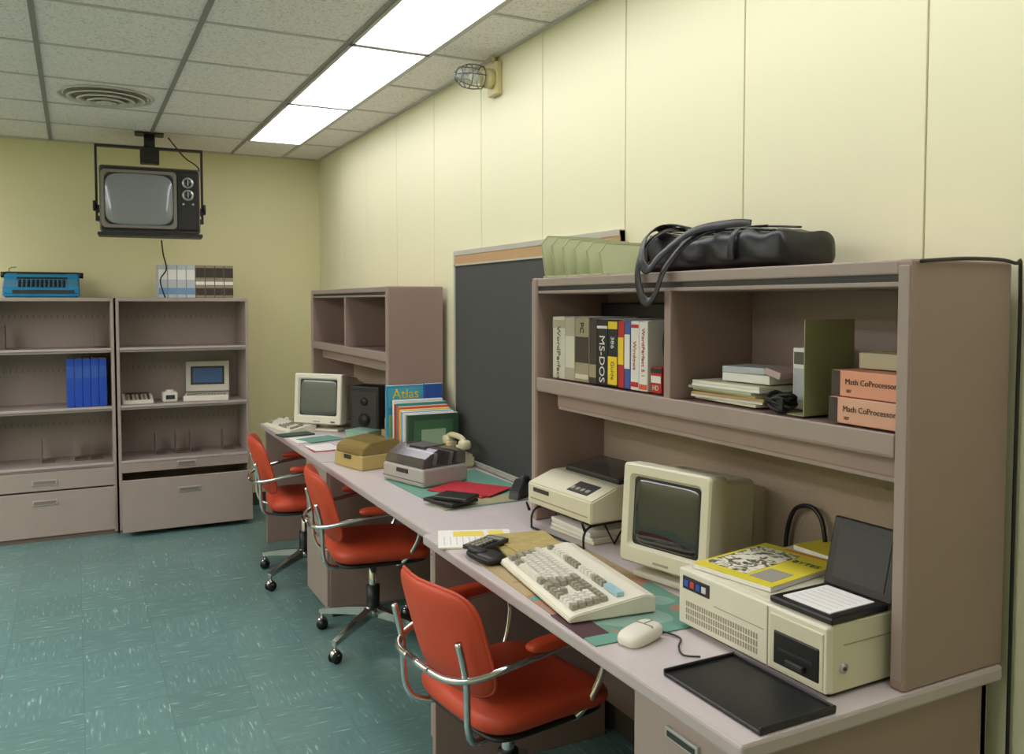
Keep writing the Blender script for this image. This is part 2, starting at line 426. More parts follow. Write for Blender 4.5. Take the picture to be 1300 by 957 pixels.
zt=.37; a_=.33
b.box((0,0,zt),(2*a_+.01,.05,.014),BLACKM); b.box((-a_,0,.12),(.014,.05,.50),BLACKM); b.box((a_,0,.12),(.014,.05,.50),BLACKM)
for s_ in(-1,1): b.cyl((s_*(a_+.012),0,-.03),.035,.02,BLACKM,'X'); b.box((s_*.312,0,-.12),(.012,.2,.03),BLACKM); b.box((s_*.316,0,-.05),(.03,.05,.05),BLACKM)
b.box((0,0,.32),(.12,.09,.11),BLACKM,bev=.004); b.cyl((0,0,.41),.035,.12,BLACKM); b.box((0,0,.463),(.18,.14,.008),BLACKM)
b.tube([(.12,.05,.46),(.22,.08,.34),(.32,.1,.25),(.2,.2,.10)],.005,BLACK)
tvo=b.done((.475,6.30,2.273),-4)
b=B('television_power_cord')
b.tube([(0,0,0),(.01,0,-.10),(.03,.02,-.2),(-.01,.03,-.28),(.02,.03,-.40)],.005,BLACK)
b.done((.55,6.42,2.035),0)

# caged wall lamp
b=B('caged_wall_lamp'); LBG=mat('lamp_box_cream','#cdc08c',.45)
b.bx(-.03,0,-.05,.05,-.075,.075,LBG,bev=.006); b.cyl((-.05,0,0),.045,.05,LBG,'X',bev=.004); b.cyl((-.078,0,0),.036,.012,LBG,'X')
b.cyl((-.018,0,.091),.012,.034,LBG)
GL=mat('lamp_glass','#c9cfcc',.08,alpha=.35)
b.pillow((-.14,0,0),.13,.075,.075,GL,exp=2.6,p=2)
b.sph((-.12,0,0),.022,WHITE)
CG=mat('lamp_cage_metal','#6a6a64',.35,metal=.7)
for k in range(6):
    a=R(60*k); q=[(-.08,.05),(-.12,.056),(-.17,.05),(-.21,.02),(-.215,0)]
    b.tube([(x,r_*math.cos(a),r_*math.sin(a)) for x,r_ in q],.0028,CG)
for x,r_ in((-.085,.05),(-.15,.054),(-.195,.036)):
    b.tube([(x,r_*math.cos(R(k*30)),r_*math.sin(R(k*30))) for k in range(12)],.0028,CG,closed=True,smoothp=2)
b.done((XW,3.60,2.635),0)

# chalkboard
b=B('chalkboard'); SL=mat('slate','#40423f',.75,var=.12,vscale=3); AL2=mat('board_trim_aluminium','#b3afa2',.5)
X0=1.756
b.bx(X0,XW-.001,2.56,4.07,.805,1.86,SL)
b.bx(X0-.006,XW-.001,2.56,4.07,1.84,1.865,AL2,bev=.002)
b.bx(X0-.004,XW-.001,2.575,4.055,1.795,1.84,WOOD)
b.bx(X0-.005,XW-.001,2.56,4.07,1.788,1.796,AL2)
b.bx(X0-.005,XW-.001,4.055,4.072,.805,1.86,AL2); b.bx(X0-.005,XW-.001,2.56,2.60,.805,1.86,WOOD)
b.bx(X0-.035,XW-.001,2.72,4.07,.805,.815,AL2,bev=.002); b.bx(X0-.037,X0-.031,2.72,4.07,.805,.828,AL2)
b.done()

# ---------------------------------------------------------------- desks
ZN=.83; ZM=.80
def pull(b,x,y,z,w=.10):
    b.bx(x-.008,x+.001,y-w/2,y+w/2,z-.012,z+.012,ALU,bev=.002)
    b.bx(x-.0095,x-.006,y-w/2+.008,y+w/2-.008,z-.006,z+.005,DARK)
def desk(x0,x1,y0,y1,z,peds,ends):
    b=B('office_desk')
    b.bx(x0,x1,y0,y1,z-.032,z,LAMEDGE,bev=.006); b.bx(x0+.005,x1-.005,y0+.003,y1-.003,z-.01,z+.0005,LAM)
    for (a,c) in peds:
        b.bx(x0+.045,x1-.02,a,c,.03,z-.032,TAUPE,bev=.003)
        b.bx(x0+.06,x1-.04,a+.01,c-.01,0,.03,DARK)
        hs=[(z-.20,z-.05),(z-.36,z-.21),(.045,z-.37)]
        for p0,p1 in hs:
            b.bx(x0+.028,x0+.046,a+.004,c-.004,p0,p1,GREYP,bev=.003); pull(b,x0+.028,(a+c)/2,p1-.035)
    for e in ends: b.bx(x0+.03,x1-.02,e-.014,e+.014,0,z-.032,TAUPE,bev=.003)
    b.bx(x1-.04,x1-.025,y0+.02,y1-.02,.15,z-.032,TAUPE_D)
    return b.done()
desk(1.08,1.738,4.195,5.76,ZM,[(4.2,4.62)],[5.74])
desk(1.08,1.738,2.625,4.19,ZM,[(2.635,2.80)],[])
desk(1.012,1.738,1.10,2.62,ZN,[(1.12,1.46)],[2.60])

def hutch(y0,y1,zb,light):
    b=B('desk_hutch'); xf,xb=1.435,1.745; zt=1.685; th=.034
    for ya in (y0,y1-th): b.bx(xf,xb,ya,ya+th,zb+.001,zt,TAUPE,bev=.006)
    for ya in (y0,y1-th): b.bx(xf-.0025,xf+.01,ya+.004,ya+th-.004,zb+.02,zt-.012,GREYP,bev=.002)
    b.bx(xf+.012,xb,y0+th,y1-th,zt-.018,zt-.001,TAUPE,bev=.002)
    b.bx(xf+.004,xf+.03,y0+th,y1-th,zt-.03,zt-.001,GREYP,bev=.004)
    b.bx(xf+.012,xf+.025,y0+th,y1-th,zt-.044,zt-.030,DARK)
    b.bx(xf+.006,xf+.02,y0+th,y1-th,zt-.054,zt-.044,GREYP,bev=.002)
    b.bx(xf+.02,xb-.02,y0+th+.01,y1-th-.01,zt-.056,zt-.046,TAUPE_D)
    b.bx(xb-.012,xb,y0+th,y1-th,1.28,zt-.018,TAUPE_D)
    zs=1.335
    b.bx(xf+.002,xb-.012,y0+th,y1-th,zs-.045,zs-.001,TAUPE,bev=.004)
    b.bx(xf,xf+.01,y0+th,y1-th,zs-.04,zs+.004,GREYP,bev=.003)
    ym=(y0+y1)/2; b.bx(xf+.004,xb-.012,ym-.014,ym+.014,zs,zt-.05,TAUPE,bev=.003)
    b.bx(xf+.05,xf+.16,y0+th+.03,y1-th-.06,zs-.095,zs-.046,TAUPE,bev=.005)
    b.bx(xf+.055,xf+.065,y0+th+.03,y1-th-.06,zs-.105,zs-.05,GREYP,bev=.002)
    b.bx(xb-.025,xb-.002,y0+th,y1-th,zb+.03,zs-.045,FABRIC)
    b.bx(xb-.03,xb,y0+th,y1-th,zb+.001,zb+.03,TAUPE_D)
    return b.done()
hutch(1.107,2.64,ZN,True); hutch(4.197,5.79,ZM,False)

# ---------------------------------------------------------------- chairs (sitter faces +y)
def chair(loc,rot):
    b=B('office_armchair')
    b.pillow((0,.02,.455),.46,.46,.10,RED,exp=5,warp=lambda q:Vector((q.x,q.y,q.z-.02*(q.y/.23)**2*(1 if q.y>0 else 0)+.01*(q.x/.24)**2)))
    b.pillow((0,.02,.415),.42,.42,.035,BLACKM,exp=6)
    BZ=.678
    def wb(q):
        x,z,t=q.x,q.y,q.z
        return Vector((x,-.255-.10*(z)/.34+.055*(x/.2)**2+t, z))
    b.pillow((0,0,BZ),.395,.315,.052,RED,exp=4.8,warp=wb)
    pts=[]
    for k in range(36):
        a=2*math.pi*k/36; ca,sa=math.cos(a),math.sin(a); e=2/4.8
        q=wb(Vector((.1975*math.copysign(abs(ca)**e,ca),.1575*math.copysign(abs(sa)**e,sa),0))); pts.append((q.x,q.y,q.z+BZ))
    b.tube(pts,.005,RED,closed=True,smoothp=2,seg=6)
    h=[(.06,-.305,.60),(.14,-.292,.60),(.20,-.24,.610),(.232,-.12,.635),(.24,.05,.655),(.242,.13,.65),(.240,.172,.61),(.232,.165,.53),(.212,.12,.44),(.18,.08,.405),(.08,.05,.40)]
    L=[(-x,y,z) for x,y,z in h]
    b.tube(h,.0105,CHROME); b.tube(L,.0105,CHROME); b.tube([(-.06,-.305,.60),(.06,-.305,.60)],.0105,CHROME)
    for s_ in (-1,1):
        b.tube([(s_*.10,-.05,.405),(s_*.15,-.20,.41),(s_*.175,-.25,.46),(s_*.18,-.26,.60),(s_*.18,-.285,.71)],.010,CHROME)
        b.pillow((s_*.242,.02,.674),.052,.25,.034,RED,exp=4)
    b.cyl((0,0,.27),.020,.26,CHROME); b.cyl((0,0,.20),.032,.12,BLACKM); b.cyl((0,0,.385),.05,.03,BLACKM); b.cyl((0,0,.135),.045,.05,CHROME,bev=.008)
    for k in range(4):
        a=R(45+90*k); c,s_=math.cos(a),math.sin(a)
        b.loft([[ (c*r_-s_*w,s_*r_+c*w,z) for w,z in ((-ww,z0),(ww,z0),(ww,z1),(-ww,z1))] for r_,ww,z0,z1 in ((.03,.02,.115,.155),(.15,.016,.10,.135),(.31,.012,.075,.098))],CHROME)
        cx,cy=c*.30,s_*.30
        b.cyl((cx,cy,.07),.008,.03,CHROME); b.sph((cx,cy,.038),.026,CHROME,(1,1,.9))
        b.M=T(cx+.006,cy,.027)@RZ(40*k)
        for q in (-.013,.013): b.cyl((0,q,0),.027,.014,BLACK,'Y',bev=.003)
        b.M=Matrix.Identity(4)
    b.done(loc,rot)
chair((1.13,2.225,0),-82); chair((1.235,3.85,0),-97); chair((1.175,4.95,0),-97)

# ---------------------------------------------------------------- generic crt monitor
def crt(name,W,H,D,loc,rot,tilt,lift,body,scr):
    b=B(name)
    b.M=T(0,0,lift)@RX(tilt)
    cz=H/2
    b.loft([rr(W,H,.012,.055,cz),rr(W,H,.012,.006,cz),rr(W-.01,H-.01,.010,0,cz),rr(W-.055,H-.07,.012,.0,cz+.008),rr(W-.075,H-.09,.012,.014,cz+.008)],body,cap0=False,cap1=False)
    b.bx(-W/2+.03,W/2-.03,.012,.02,.03,H-.03,BLACK)
    b.pillow((0,.016,cz+.008),W-.072,H-.088,.02,scr,exp=7,M=RX(90))
    b.loft([rr(W-.006,H-.006,.012,.052,cz),rr(W-.006,H-.006,.012,.075,cz),rr(W-.03,H-.03,.014,.08,cz),rr(W-.035,H-.04,.02,.22,cz),rr(W*.84,H*.80,.02,D*.74,cz-.01),rr(W*.78,H*.72,.02,D,cz-.015)],body,cap0=False)
    for k in range(10): b.bx(-W*.3,W*.3,.10+k*.009,.104+k*.009,H-.021,H-.018,BEIGED)
    b.bx(W/2-.07,W/2-.04,-.003,.002,.012,.020,DARK); b.box((0,-.001,.016),(.05,.003,.006),BEIGED)
    b.M=Matrix.Identity(4)
    b.cyl((0,D*.42,lift*.7),.07,lift*.9,body,r2=.09); b.box((0,D*.42,.009),(W*.8,D*.7,.018),body,bev=.006)
    b.done(loc,rot)
crt('crt_computer_monitor',.30,.275,.325,(1.385,1.825,ZN+.003),-77,-4,.045,BEIGE,GLASSD)
crt('crt_desk_terminal',.34,.31,.36,(1.315,5.20,ZM+.001),-48,-4,.05,BEIGE2,mat('crt_green_glass','#4c544f',.15,coat=1))

def keyboard(W,Dp,loc,rot,name='computer_keyboard'):
    b=B(name)
    b.prism([(-Dp/2,0),(Dp/2,0),(Dp/2,.04),(Dp/2-.03,.046),(-Dp/2+.015,.018),(-Dp/2,.012)],-W/2,W/2,BEIGE2,bev=.003)
    u=(W-.035)/23.2
    def key(x,y,w,m):
        z=.0185+(y+Dp/2-.015)*(.028/(Dp-.045))+.006
        b.box((x,y,z),(w-.0018,u-.0018,.013),m,top=.78)
    y0=-Dp/2+.028
    x0=-W/2+.018
    lay=[[(1.5,1),(1,2),(1.5,1),(7,0),(1.5,1),(1,2),(1.5,1)],
         [(2.25,1)]+[(1,0)]*10+[(2.75,1)],
         [(1.75,1)]+[(1,0)]*11+[(2.25,1)],
         [(1.5,1)]+[(1,0)]*12+[(1.5,1)],
         [(1,0)]*13+[(2,1)]]
    for r_,row in enumerate(lay):
        x=x0; y=y0+r_*u
        for w,k in row:
            if k!=2: key(x+w*u/2,y,w*u,KEYG if k==1 else KEYL)
            x+=w*u
        xn=x0+15.4*u
        cl={0:(0,1,2),1:(1,),2:(),3:(0,1,2),4:(0,1,2)}[r_]
        for k in cl: key(xn+(k+.5)*u,y,u,KEYG)
        xp=x0+18.8*u
        for k in range(4): key(xp+(k+.5)*u,y,u,KEYG if (k==3 or r_==4) else KEYL)
    y=y0+6.1*u
    for k in (0,2,3,4,5,6.5,7.5,8.5,9.5,11,12,13,14): key(x0+(k+.5)*u,y,u,KEYG if k in(0,6.5,7.5,8.5,9.5) else KEYL)
    for k in range(3): key(x0+(15.9+k)*u,y,u,KEYG)
    b.bx(x0+18.9*u,x0+22.6*u,y-.008,y+.012,.040,.0495,mat('led_panel','#9fc5cf',.4))
    b.done(loc,rot)
keyboard(.495,.235,(1.178,1.94,ZN+.006),-97)
keyboard(.42,.18,(1.20,5.43,ZM+.001),-80)

# system unit
b=B('desktop_computer_case'); W,D,H=.435,.40,.145
b.bx(-W/2,W/2,.015,D,0.008,H,BEIGE,bev=.004); b.bx(-W/2-.002,W/2+.002,0,.022,.012,H-.002,BEIGE2,bev=.004)
b.bx(-W/2+.01,W/2-.01,.02,D-.01,0,.01,DARK)
for r_ in range(3):
    for k in range(30): b.bx(-W/2+.025+k*.0078,-W/2+.029+k*.0078,-.0008,.001,.026+r_*.016,.038+r_*.016,BEIGED)
b.bx(-W/2+.015,-W/2+.105,-.003,.002,.098,.128,DARK,bev=.001)
for k,c in enumerate(('#2a56b8','#c43b30','#2a56b8','#cfcfcf')):
    b.bx(-W/2+.022+k*.02,-W/2+.036+k*.02,-.0045,-.002,.106,.120,mat('badge_%d'%k,c,.4))
b.bx(-W/2+.12,.055,-.001,.001,.085,.0865,BEIGED)
b.bx(.075,W/2-.004,-.003,.002,.018,.130,BEIGE,bev=.002)
b.bx(.088,W/2-.012,-.006,.0,.030,.098,BLACK,bev=.003); b.bx(.10,W/2-.025,-.0075,-.004,.062,.067,DARK); b.box((.15,-.01,.045),(.045,.01,.012),DARK,bev=.002)
b.bx(.065,.068,-.001,.001,.01,H-.006,BEIGED)
b.bx(W/2+.0005,W/2+.001,.05,D-.03,.10,.102,BEIGED)
b.cyl((W/2+.001,.05,.055),.010,.005,ALU,'X'); b.cyl((W/2+.003,.05,.055),.004,.005,DARK,'X')
b.done((1.268,1.372,ZN+.001),-89)
ZP=ZN+.1465
def coverart():
    m=bpy.data.materials.new('magazine_cover_art'); m.use_nodes=True; nt=m.node_tree; p=nt.nodes['Principled BSDF']; p.inputs['Roughness'].default_value=.5
    tc=nt.nodes.new('ShaderNodeTexCoord'); n=nt.nodes.new('ShaderNodeTexNoise'); n.inputs['Scale'].default_value=38; n.inputs['Detail'].default_value=5; n.inputs['Distortion'].default_value=1.5
    r=nt.nodes.new('ShaderNodeValToRGB'); e=r.color_ramp.elements; e[0].position=.44; e[0].color=lin('#5c5a4a'); e[1].position=.52; e[1].color=lin('#e4e0c8')
    nt.links.new(tc.outputs['Object'],n.inputs['Vector']); nt.links.new(n.outputs['Fac'],r.inputs[0]); nt.links.new(r.outputs[0],p.inputs['Base Color']); return m
b=B('yellow_magazine')
b.box((0,0,.006),(.215,.275,.011),WHITE,bev=.001); b.box((0,0,.0122),(.217,.277,.0014),YEL)
b.box((-.04,.0,.0133),(.115,.21,.0008),coverart()); b.box((.06,-.07,.0133),(.06,.08,.0008),mat('mag_grey','#9a9788',.6)); b.box((.03,.125,.0133),(.14,.014,.0008),mat('mag_orange','#c98a2a',.5))
b.text('BYTES',.026,GREEND,T(.062,.06,.0135))
b.done((1.435,1.478,ZP),-80)
b=B('manual_booklet')
b.box((0,0,.006),(.21,.10,.011),WHITE); b.box((0,0,.0122),(.212,.102,.001),mat('mag_dark','#d8c63a',.5)); b.done((1.655,1.46,ZP),-90)
b=B('open_organizer_case')
b.bx(-.08,.08,-.08,.09,0,.014,BLACK,bev=.004); b.bx(-.06,.06,-.062,.07,.0135,.0165,WHITE,bev=.001)
for k in range(6): b.bx(-.05,.05,-.045+k*.018,-.0445+k*.018,.0165,.0169,BEIGED)
b.M=T(0,.092,.01)@RX(-14); b.bx(-.085,.085,-.006,.012,0,.15,BLACK,bev=.004); b.bx(-.065,.065,-.0075,-.004,.02,.132,DARK); b.M=Matrix.Identity(4)
b.done((1.362,1.235,ZP),-88)
b=B('computer_mouse')
b.pillow((0,0,.016),.066,.115,.036,OFFW,exp=3.6,warp=lambda q:Vector((q.x,q.y,max(q.z,-.015)+.004*(q.y/.05))))
b.bx(-.026,.026,.012,.0135,.030,.0375,BEIGED); b.bx(-.0007,.0007,.013,.045,.031,.0375,BEIGED)
b.tube([(0,.052,.012),(.02,.075,.004),(.06,.07,.004),(.085,.03,.004),(.12,.0,.004),(.15,.02,.004)],.0022,DARK)
b.done((1.130,1.560,ZN+.001),-75)
b=B('black_paper_tray'); b.box((0,0,.004),(.28,.19,.008),BLACK,bev=.003)
for x in(-.137,.137): b.box((x,0,.010),(.006,.19,.010),BLACK,bev=.002)
b.box((0,.091,.010),(.27,.006,.010),BLACK,bev=.002); b.done((1.160,1.25,ZN+.001),-90)
def mapmat():
    m=bpy.data.materials.new('blotter_map'); m.use_nodes=True; nt=m.node_tree
    p=nt.nodes['Principled BSDF']; p.inputs['Roughness'].default_value=.5
    tc=nt.nodes.new('ShaderNodeTexCoord'); sp=nt.nodes.new('ShaderNodeSeparateXYZ'); n=nt.nodes.new('ShaderNodeTexNoise'); n.inputs['Scale'].default_value=6; n.inputs['Detail'].default_value=1.5
    ma=nt.nodes.new('ShaderNodeMath'); ma.operation='MULTIPLY_ADD'; ma.inputs[1].default_value=.55
    nt.links.new(tc.outputs['Object'],sp.inputs[0]); nt.links.new(sp.outputs[0],ma.inputs[0]); nt.links.new(tc.outputs['Object'],n.inputs['Vector']); nt.links.new(n.outputs['Fac'],ma.inputs[2])
    r=nt.nodes.new('ShaderNodeValToRGB'); r.color_ramp.interpolation='CONSTANT'; e=r.color_ramp.elements
    e[0].position=0; e[0].color=lin('#b0996f'); e[1].position=.50; e[1].color=lin('#a8795f')
    x=e.new(.56); x.color=lin('#62917d'); x=e.new(.66); x.color=lin('#86a596')
    nt.links.new(ma.outputs[0],r.inputs[0]); nt.links.new(r.outputs[0],p.inputs['Base Color']); return m
b=B('desk_blotter'); b.box((0,0,.001),(.70,.36,.002),mapmat()); b.box((.335,0,.002),(.05,.365,.002),GREENF); b.box((.23,-.150,.0022),(.16,.07,.002),MAROON); b.box((-.335,0,.002),(.05,.365,.002),TAN); b.done((1.215,1.93,ZN+.0005),-92)

b=B('dot_matrix_printer'); W,D,H=.365,.29,.105
b.prism([(0,0),(D,0),(D,H),(.10,H),(.0,H-.035)],-W/2,W/2,BEIGE,bev=.005)
b.bx(-W/2+.02,W/2-.02,-.002,.003,.018,.022,BEIGED)
b.bx(-W/2+.04,W/2-.03,.13,D-.01,H-.002,H+.012,BLACK,bev=.003)
b.M=T(0,.13,H+.010)@RX(8); b.bx(-W/2+.05,W/2-.04,0,.15,0,.008,SMOKE); b.M=Matrix.Identity(4)
b.M=T(0,.05,H-.0175)@RX(19.3); b.bx(.02,.13,-.03,.03,-.001,.002,DARK)
for k in range(4): b.box((.035+k*.026,-.012,.003),(.016,.014,.004),KEYG)
b.M=Matrix.Identity(4)
b.cyl((-W/2-.008,.2,.07),.018,.02,BEIGED,'X'); b.bx(-W/2+.04,-W/2+.13,-.003,.001,.045,.058,DARK)
for x in(-.15,.15):
    for y in(.03,.25): b.cyl((x,y,-.004),.012,.01,DARK)
b.done((1.385,2.370,ZN+.0865),-86)
b=B('wire_printer_stand'); hz=.072
for x in (-.15,.15):
    b.tube([(x,-.02,.004),(x,-.02,.045),(x,.0,hz-.003),(x,.05,hz),(x,.24,hz),(x,.27,hz-.01),(x,.27,.004)],.0038,BLACKM,smoothp=3)
    b.tube([(x,.06,hz),(x,.10,.003),(x,.15,hz)],.0035,BLACKM,smoothp=0)
for y,z in((.02,hz-.001),(.24,hz),(.27,.005),(-.02,.005)): b.tube([(-.15,y,z),(.15,y,z)],.0038,BLACKM,smoothp=0)
for x in (-.16,.16): b.tube([(x,-.02,hz-.01),(x,-.035,hz+.02),(x,-.025,hz-.01)],.003,BLACKM)
b.done((1.40,2.370,ZN+.001),-86)
b=B('paper_stack'); 
for k in range(4): b.box((random.uniform(-.006,.006),random.uniform(-.006,.006),.006+k*.010),(.24,.20,.009),WHITE if k%2 else PAPER,rot=(0,0,random.uniform(-4,4)))
b.done((1.54,2.375,ZN+.001),-86)

b=B('open_notebook'); b.box((0,0,.003),(.20,.24,.006),PAPER,bev=.001); b.box((0,0,.0064),(.196,.236,.001),WHITE); b.box((0,.07,.0072),(.17,.05,.0008),mat('note_yellow','#e3cd5a',.7)); b.box((-.05,-.02,.0072),(.06,.1,.0008),mat('note_yellow','#e3cd5a',.7))
for k in range(7): b.box((.03,-.10+k*.02,.0072),(.09,.0015,.0006),BEIGED)
b.done((1.14,2.48,ZN+.001),-112)
b=B('folded_newspaper'); NP=mat('newsprint_tan','#ae9a60',.8,var=.35,vscale=45)
b.box((0,0,.004),(.27,.20,.007),NP,bev=.002); b.box((.03,.01,.0095),(.2,.165,.005),NP,bev=.001,rot=(0,0,7)); b.done((1.25,2.32,ZN+.0085),-100)
b=B('pocket_calculator'); b.box((0,0,.006),(.075,.14,.012),DARK,bev=.002); b.bx(-.028,.028,.035,.058,.0118,.013,mat('calc_lcd','#8b9384',.3))
for r_ in range(5):
    for k in range(4): b.box((-.024+k*.016,-.055+r_*.017,.0135),(.011,.011,.004),KEYG if k<3 else BLACK)
b.done((1.115,2.345,ZN+.022),-62)
b=B('black_pouch'); b.pillow((0,0,.013),.14,.08,.027,LEATHER,exp=3.5); b.pillow((-.03,-.01,.026),.07,.05,.012,LEATHER,exp=3); b.done((1.075,2.262,ZN+.004),-82)
b=B('power_adapter_box'); b.box((0,0,.07),(.22,.040,.14),BEIGE,bev=.006); b.box((.02,0,.155),(.10,.035,.035),OFFW,bev=.004); b.box((-.07,-.003,.148),(.05,.035,.02),DARK,bev=.003); b.done((1.693,1.27,ZN+.001),-90)
b=B('looped_power_cable'); b.tube([(-.05,0,0),(-.06,0,.12),(-.035,0,.21),(.02,0,.235),(.06,0,.21),(.075,0,.14),(.06,0,.10),(.09,0,.04)],.006,BLACK); b.done((1.695,1.62,ZN+.004),-90)

# hutch content left
c=lambda n,h: mat(n,h,.5)
CR=c('book_cream','#c9c5b0'); GB=c('book_greybeige','#a8a28d'); TA=c('book_tan','#998d70'); DB=c('book_darkbrown','#3b2f28'); BK=c('book_black','#17161a'); RD=c('book_red','#b3241f'); YL=c('book_yellow','#e3c62a'); BL=c('book_blue','#33559a'); WT=c('book_white','#dedad2'); OR=c('book_orange','#d2572b'); GY=c('book_textgrey','#55524a')
Z1=1.3395
its=[(.085,.212,.19,CR,[('t','WordPerfect',.034,GY,.42),('b',GB,.82,.95)]),
 (.064,.212,.19,GB,[('b',CR,.2,.7)]),
 (.086,.212,.19,TA,[('b',DB,.3,.7),('t','PC',.03,BK,.84),('b',CR,.05,.12)]),
 (.046,.208,.19,DB,[('b',TA,.1,.3)]),
 (.063,.208,.19,BK,[('t','MS-DOS',.042,WT,.40),('b',WT,.86,.9)]),
 (.055,.208,.18,BK,[('b',YL,.03,.45),('b',YL,.86,.97),('t','386',.026,WT,.66),('t','Guide',.024,BK,.24)]),
 (.034,.206,.18,RD,[('b',YL,.35,.75)]),
 (.033,.206,.18,BL,[('b',WT,.3,.8)]),
 (.043,.206,.18,WT,[('b',RD,.05,.12),('b',RD,.9,.95),('t','Windows',.022,RD,.5)]),
 (.043,.206,.18,WT,[('t','WordPerfect 5.1',.021,RD,.55),('b',OR,.03,.1)]),]
book_row('software_manual_row',its,(1.475,2.562,Z1),-90)
b=B('cardboard_disk_box'); b.bx(-.025,.025,0,.15,0,.075,RD,bev=.002); b.bx(-.023,.023,-.001,.001,.03,.05,WT); b.text('HD',.02,WT,faceM(0,-.0015,.015)); b.bx(-.024,.024,-.0008,.001,.058,.072,BK); b.done((1.48,1.976,Z1),-90)
b=B('black_binder_case'); b.box((0,0,.13),(.40,.05,.26),BLACK,bev=.006); b.box((0,-.027,.2),(.1,.004,.03),DARK,bev=.001); b.done((1.702,2.37,Z1),-90)
b=B('black_camera_bag'); b.pillow((0,0,.065),.055,.10,.13,LEATHER,exp=3); b.tube([(-.02,0,.12),(-.025,-.03,.17),(.02,-.03,.17),(.02,0,.12)],.004,LEATHER); b.done((1.56,1.975,Z1+.077),-90)
# right cubby
b=B('magazine_stack')
cols=[PAPER,WHITE,TAN,PAPER,c('mag_sage','#a9b08c'),WHITE,PAPER]
for k in range(7): b.box((random.uniform(-.012,.012),random.uniform(-.012,.012),.004+k*.0075),(.25,.20,.0068),cols[k],rot=(0,0,random.uniform(-5,5)))
b.done((1.59,1.70,Z1),-90)
b=B('disk_box_stack'); b.box((0,0,.012),(.16,.14,.022),WHITE,bev=.002); b.box((-.02,-.01,.032),(.13,.11,.017),LG,bev=.002,rot=(0,0,8)); b.box((.085,-.0,.03),(.05,.13,.018),c('disk_pink','#bda3a0'),bev=.002,rot=(0,14,0)); b.done((1.59,1.66,Z1+.055),-86)
b=B('boxed_diskettes'); b.bx(-.022,.022,0,.15,0,.15,WHITE,bev=.002); b.bx(-.018,.018,-.001,.001,.02,.10,LG); b.bx(-.018,.018,-.001,.001,.11,.14,GY); b.done((1.57,1.52,Z1),-90)
b=B('olive_file_divider'); b.bx(-.0015,.0015,0,.16,0,.222,OLIVE,bev=.001); b.bx(-.05,0,0,.16,0,.002,OLIVE); b.done((1.475,1.415,Z1),-90)
b=B('black_cable_bundle')
for k in range(4):
    ph=k*1.3; b.tube([(.035*math.cos(ph+a)*(1+.2*math.sin(3*a)),.03*math.sin(ph+a),.012+.008*k+.008*math.sin(2*a+ph)) for a in [i*math.pi/4 for i in range(8)]],.005,BLACK,closed=True,smoothp=4,seg=6)
b.box((.01,-.01,.02),(.045,.035,.03),BLACK,bev=.004); b.done((1.50,1.51,Z1),-90)
for k,(dx,zz,rt) in enumerate(((0,0,-90),(.004,.058,-92))):
    b=B('coprocessor_box'); m=SALMON if k else c('salmon_pale','#d8a48a')
    b.box((0,.10,.028),(.185,.20,.056),m,bev=.002); b.bx(-.0935,-.07,-.001,.199,.001,.055,DB)
    b.text('Math CoProcessor',.0175,DB,faceM(.012,-.0015,.032),ext=.0003); b.text('387',.010,DB,faceM(-.045,-.0015,.012),ext=.0003)
    b.done((1.470+dx,1.243,Z1+zz),rt)
b=B('small_cardboard_box'); b.box((0,0,.018),(.12,.10,.035),c('box_beige','#b8ad92'),bev=.002); b.box((0,0,.0362),(.118,.03,.001),TAN); b.done((1.58,1.25,Z1+.116),-90)

# on hutch: bag and sorter
b=B('leather_tote_bag')
ST=[(-.345,.035,.10),(-.338,.08,.16),(-.32,.108,.20),(-.27,.122,.225),(-.20,.114,.225),(-.12,.098,.22),(-.04,.096,.215),(.04,.102,.21),(.12,.101,.205),(.20,.096,.20),(.265,.093,.19),(.292,.085,.17),(.302,.05,.13)]
def interp(x):
    for i in range(len(ST)-1):
        if ST[i][0]<=x<=ST[i+1][0]:
            u=(x-ST[i][0])/(ST[i+1][0]-ST[i][0]); return (ST[i][1]*(1-u)+ST[i+1][1]*u,ST[i][2]*(1-u)+ST[i+1][2]*u)
    return ST[-1][1:]
xsn=[ST[0][0],ST[1][0],-.33]+[-.32+k*(.585/40) for k in range(41)]+[.28,.292,.299,.302]
rings=[]
for x in xsn:
    h,d=interp(min(max(x,ST[0][0]),ST[-1][0])); r_=[]
    for k in range(40):
        a=2*math.pi*k/40; ca,sa=math.cos(a),math.sin(a); e=2/3.8
        y=d/2*math.copysign(abs(ca)**e,ca); z=h/2+h/2*math.copysign(abs(sa)**e,sa)
        if sa>0: z+=.005*math.sin(33*x+14*y)*math.sin(19*x-25*y)+.003*math.sin(60*x+40*y)
        y+=.005*math.sin(45*x+30*z)
        r_.append((x,y,max(z,0)))
    rings.append(r_)
b.loft(rings,LEATHER,smooth=True)
b.tube([(-.29,.0,.126),(-.1,.0,.106),(.1,.0,.112),(.27,.0,.098)],.0055,DARK,flat=.5)
b.tube([(-.29,-.08,.112),(-.1,-.08,.096),(.1,-.078,.104),(.27,-.075,.088)],.0035,LEATHER)
b.tube([(.14,-.106,.02),(.14,-.108,.06),(.14,-.085,.10),(.14,.0,.112)],.013,LEATHER,flat=.2,up=(0,-.7,.7))
U=(0,-1,.35)
b.tube([(-.17,-.03,.125),(-.185,-.10,.118),(-.185,-.165,.07),(-.17,-.195,.0),(-.14,-.20,-.065),(-.10,-.202,-.085),(-.065,-.20,-.06),(-.04,-.19,.0),(.0,-.15,.07),(.05,-.10,.108),(.10,-.04,.114)],.0145,LEATHER,flat=.22,up=U)
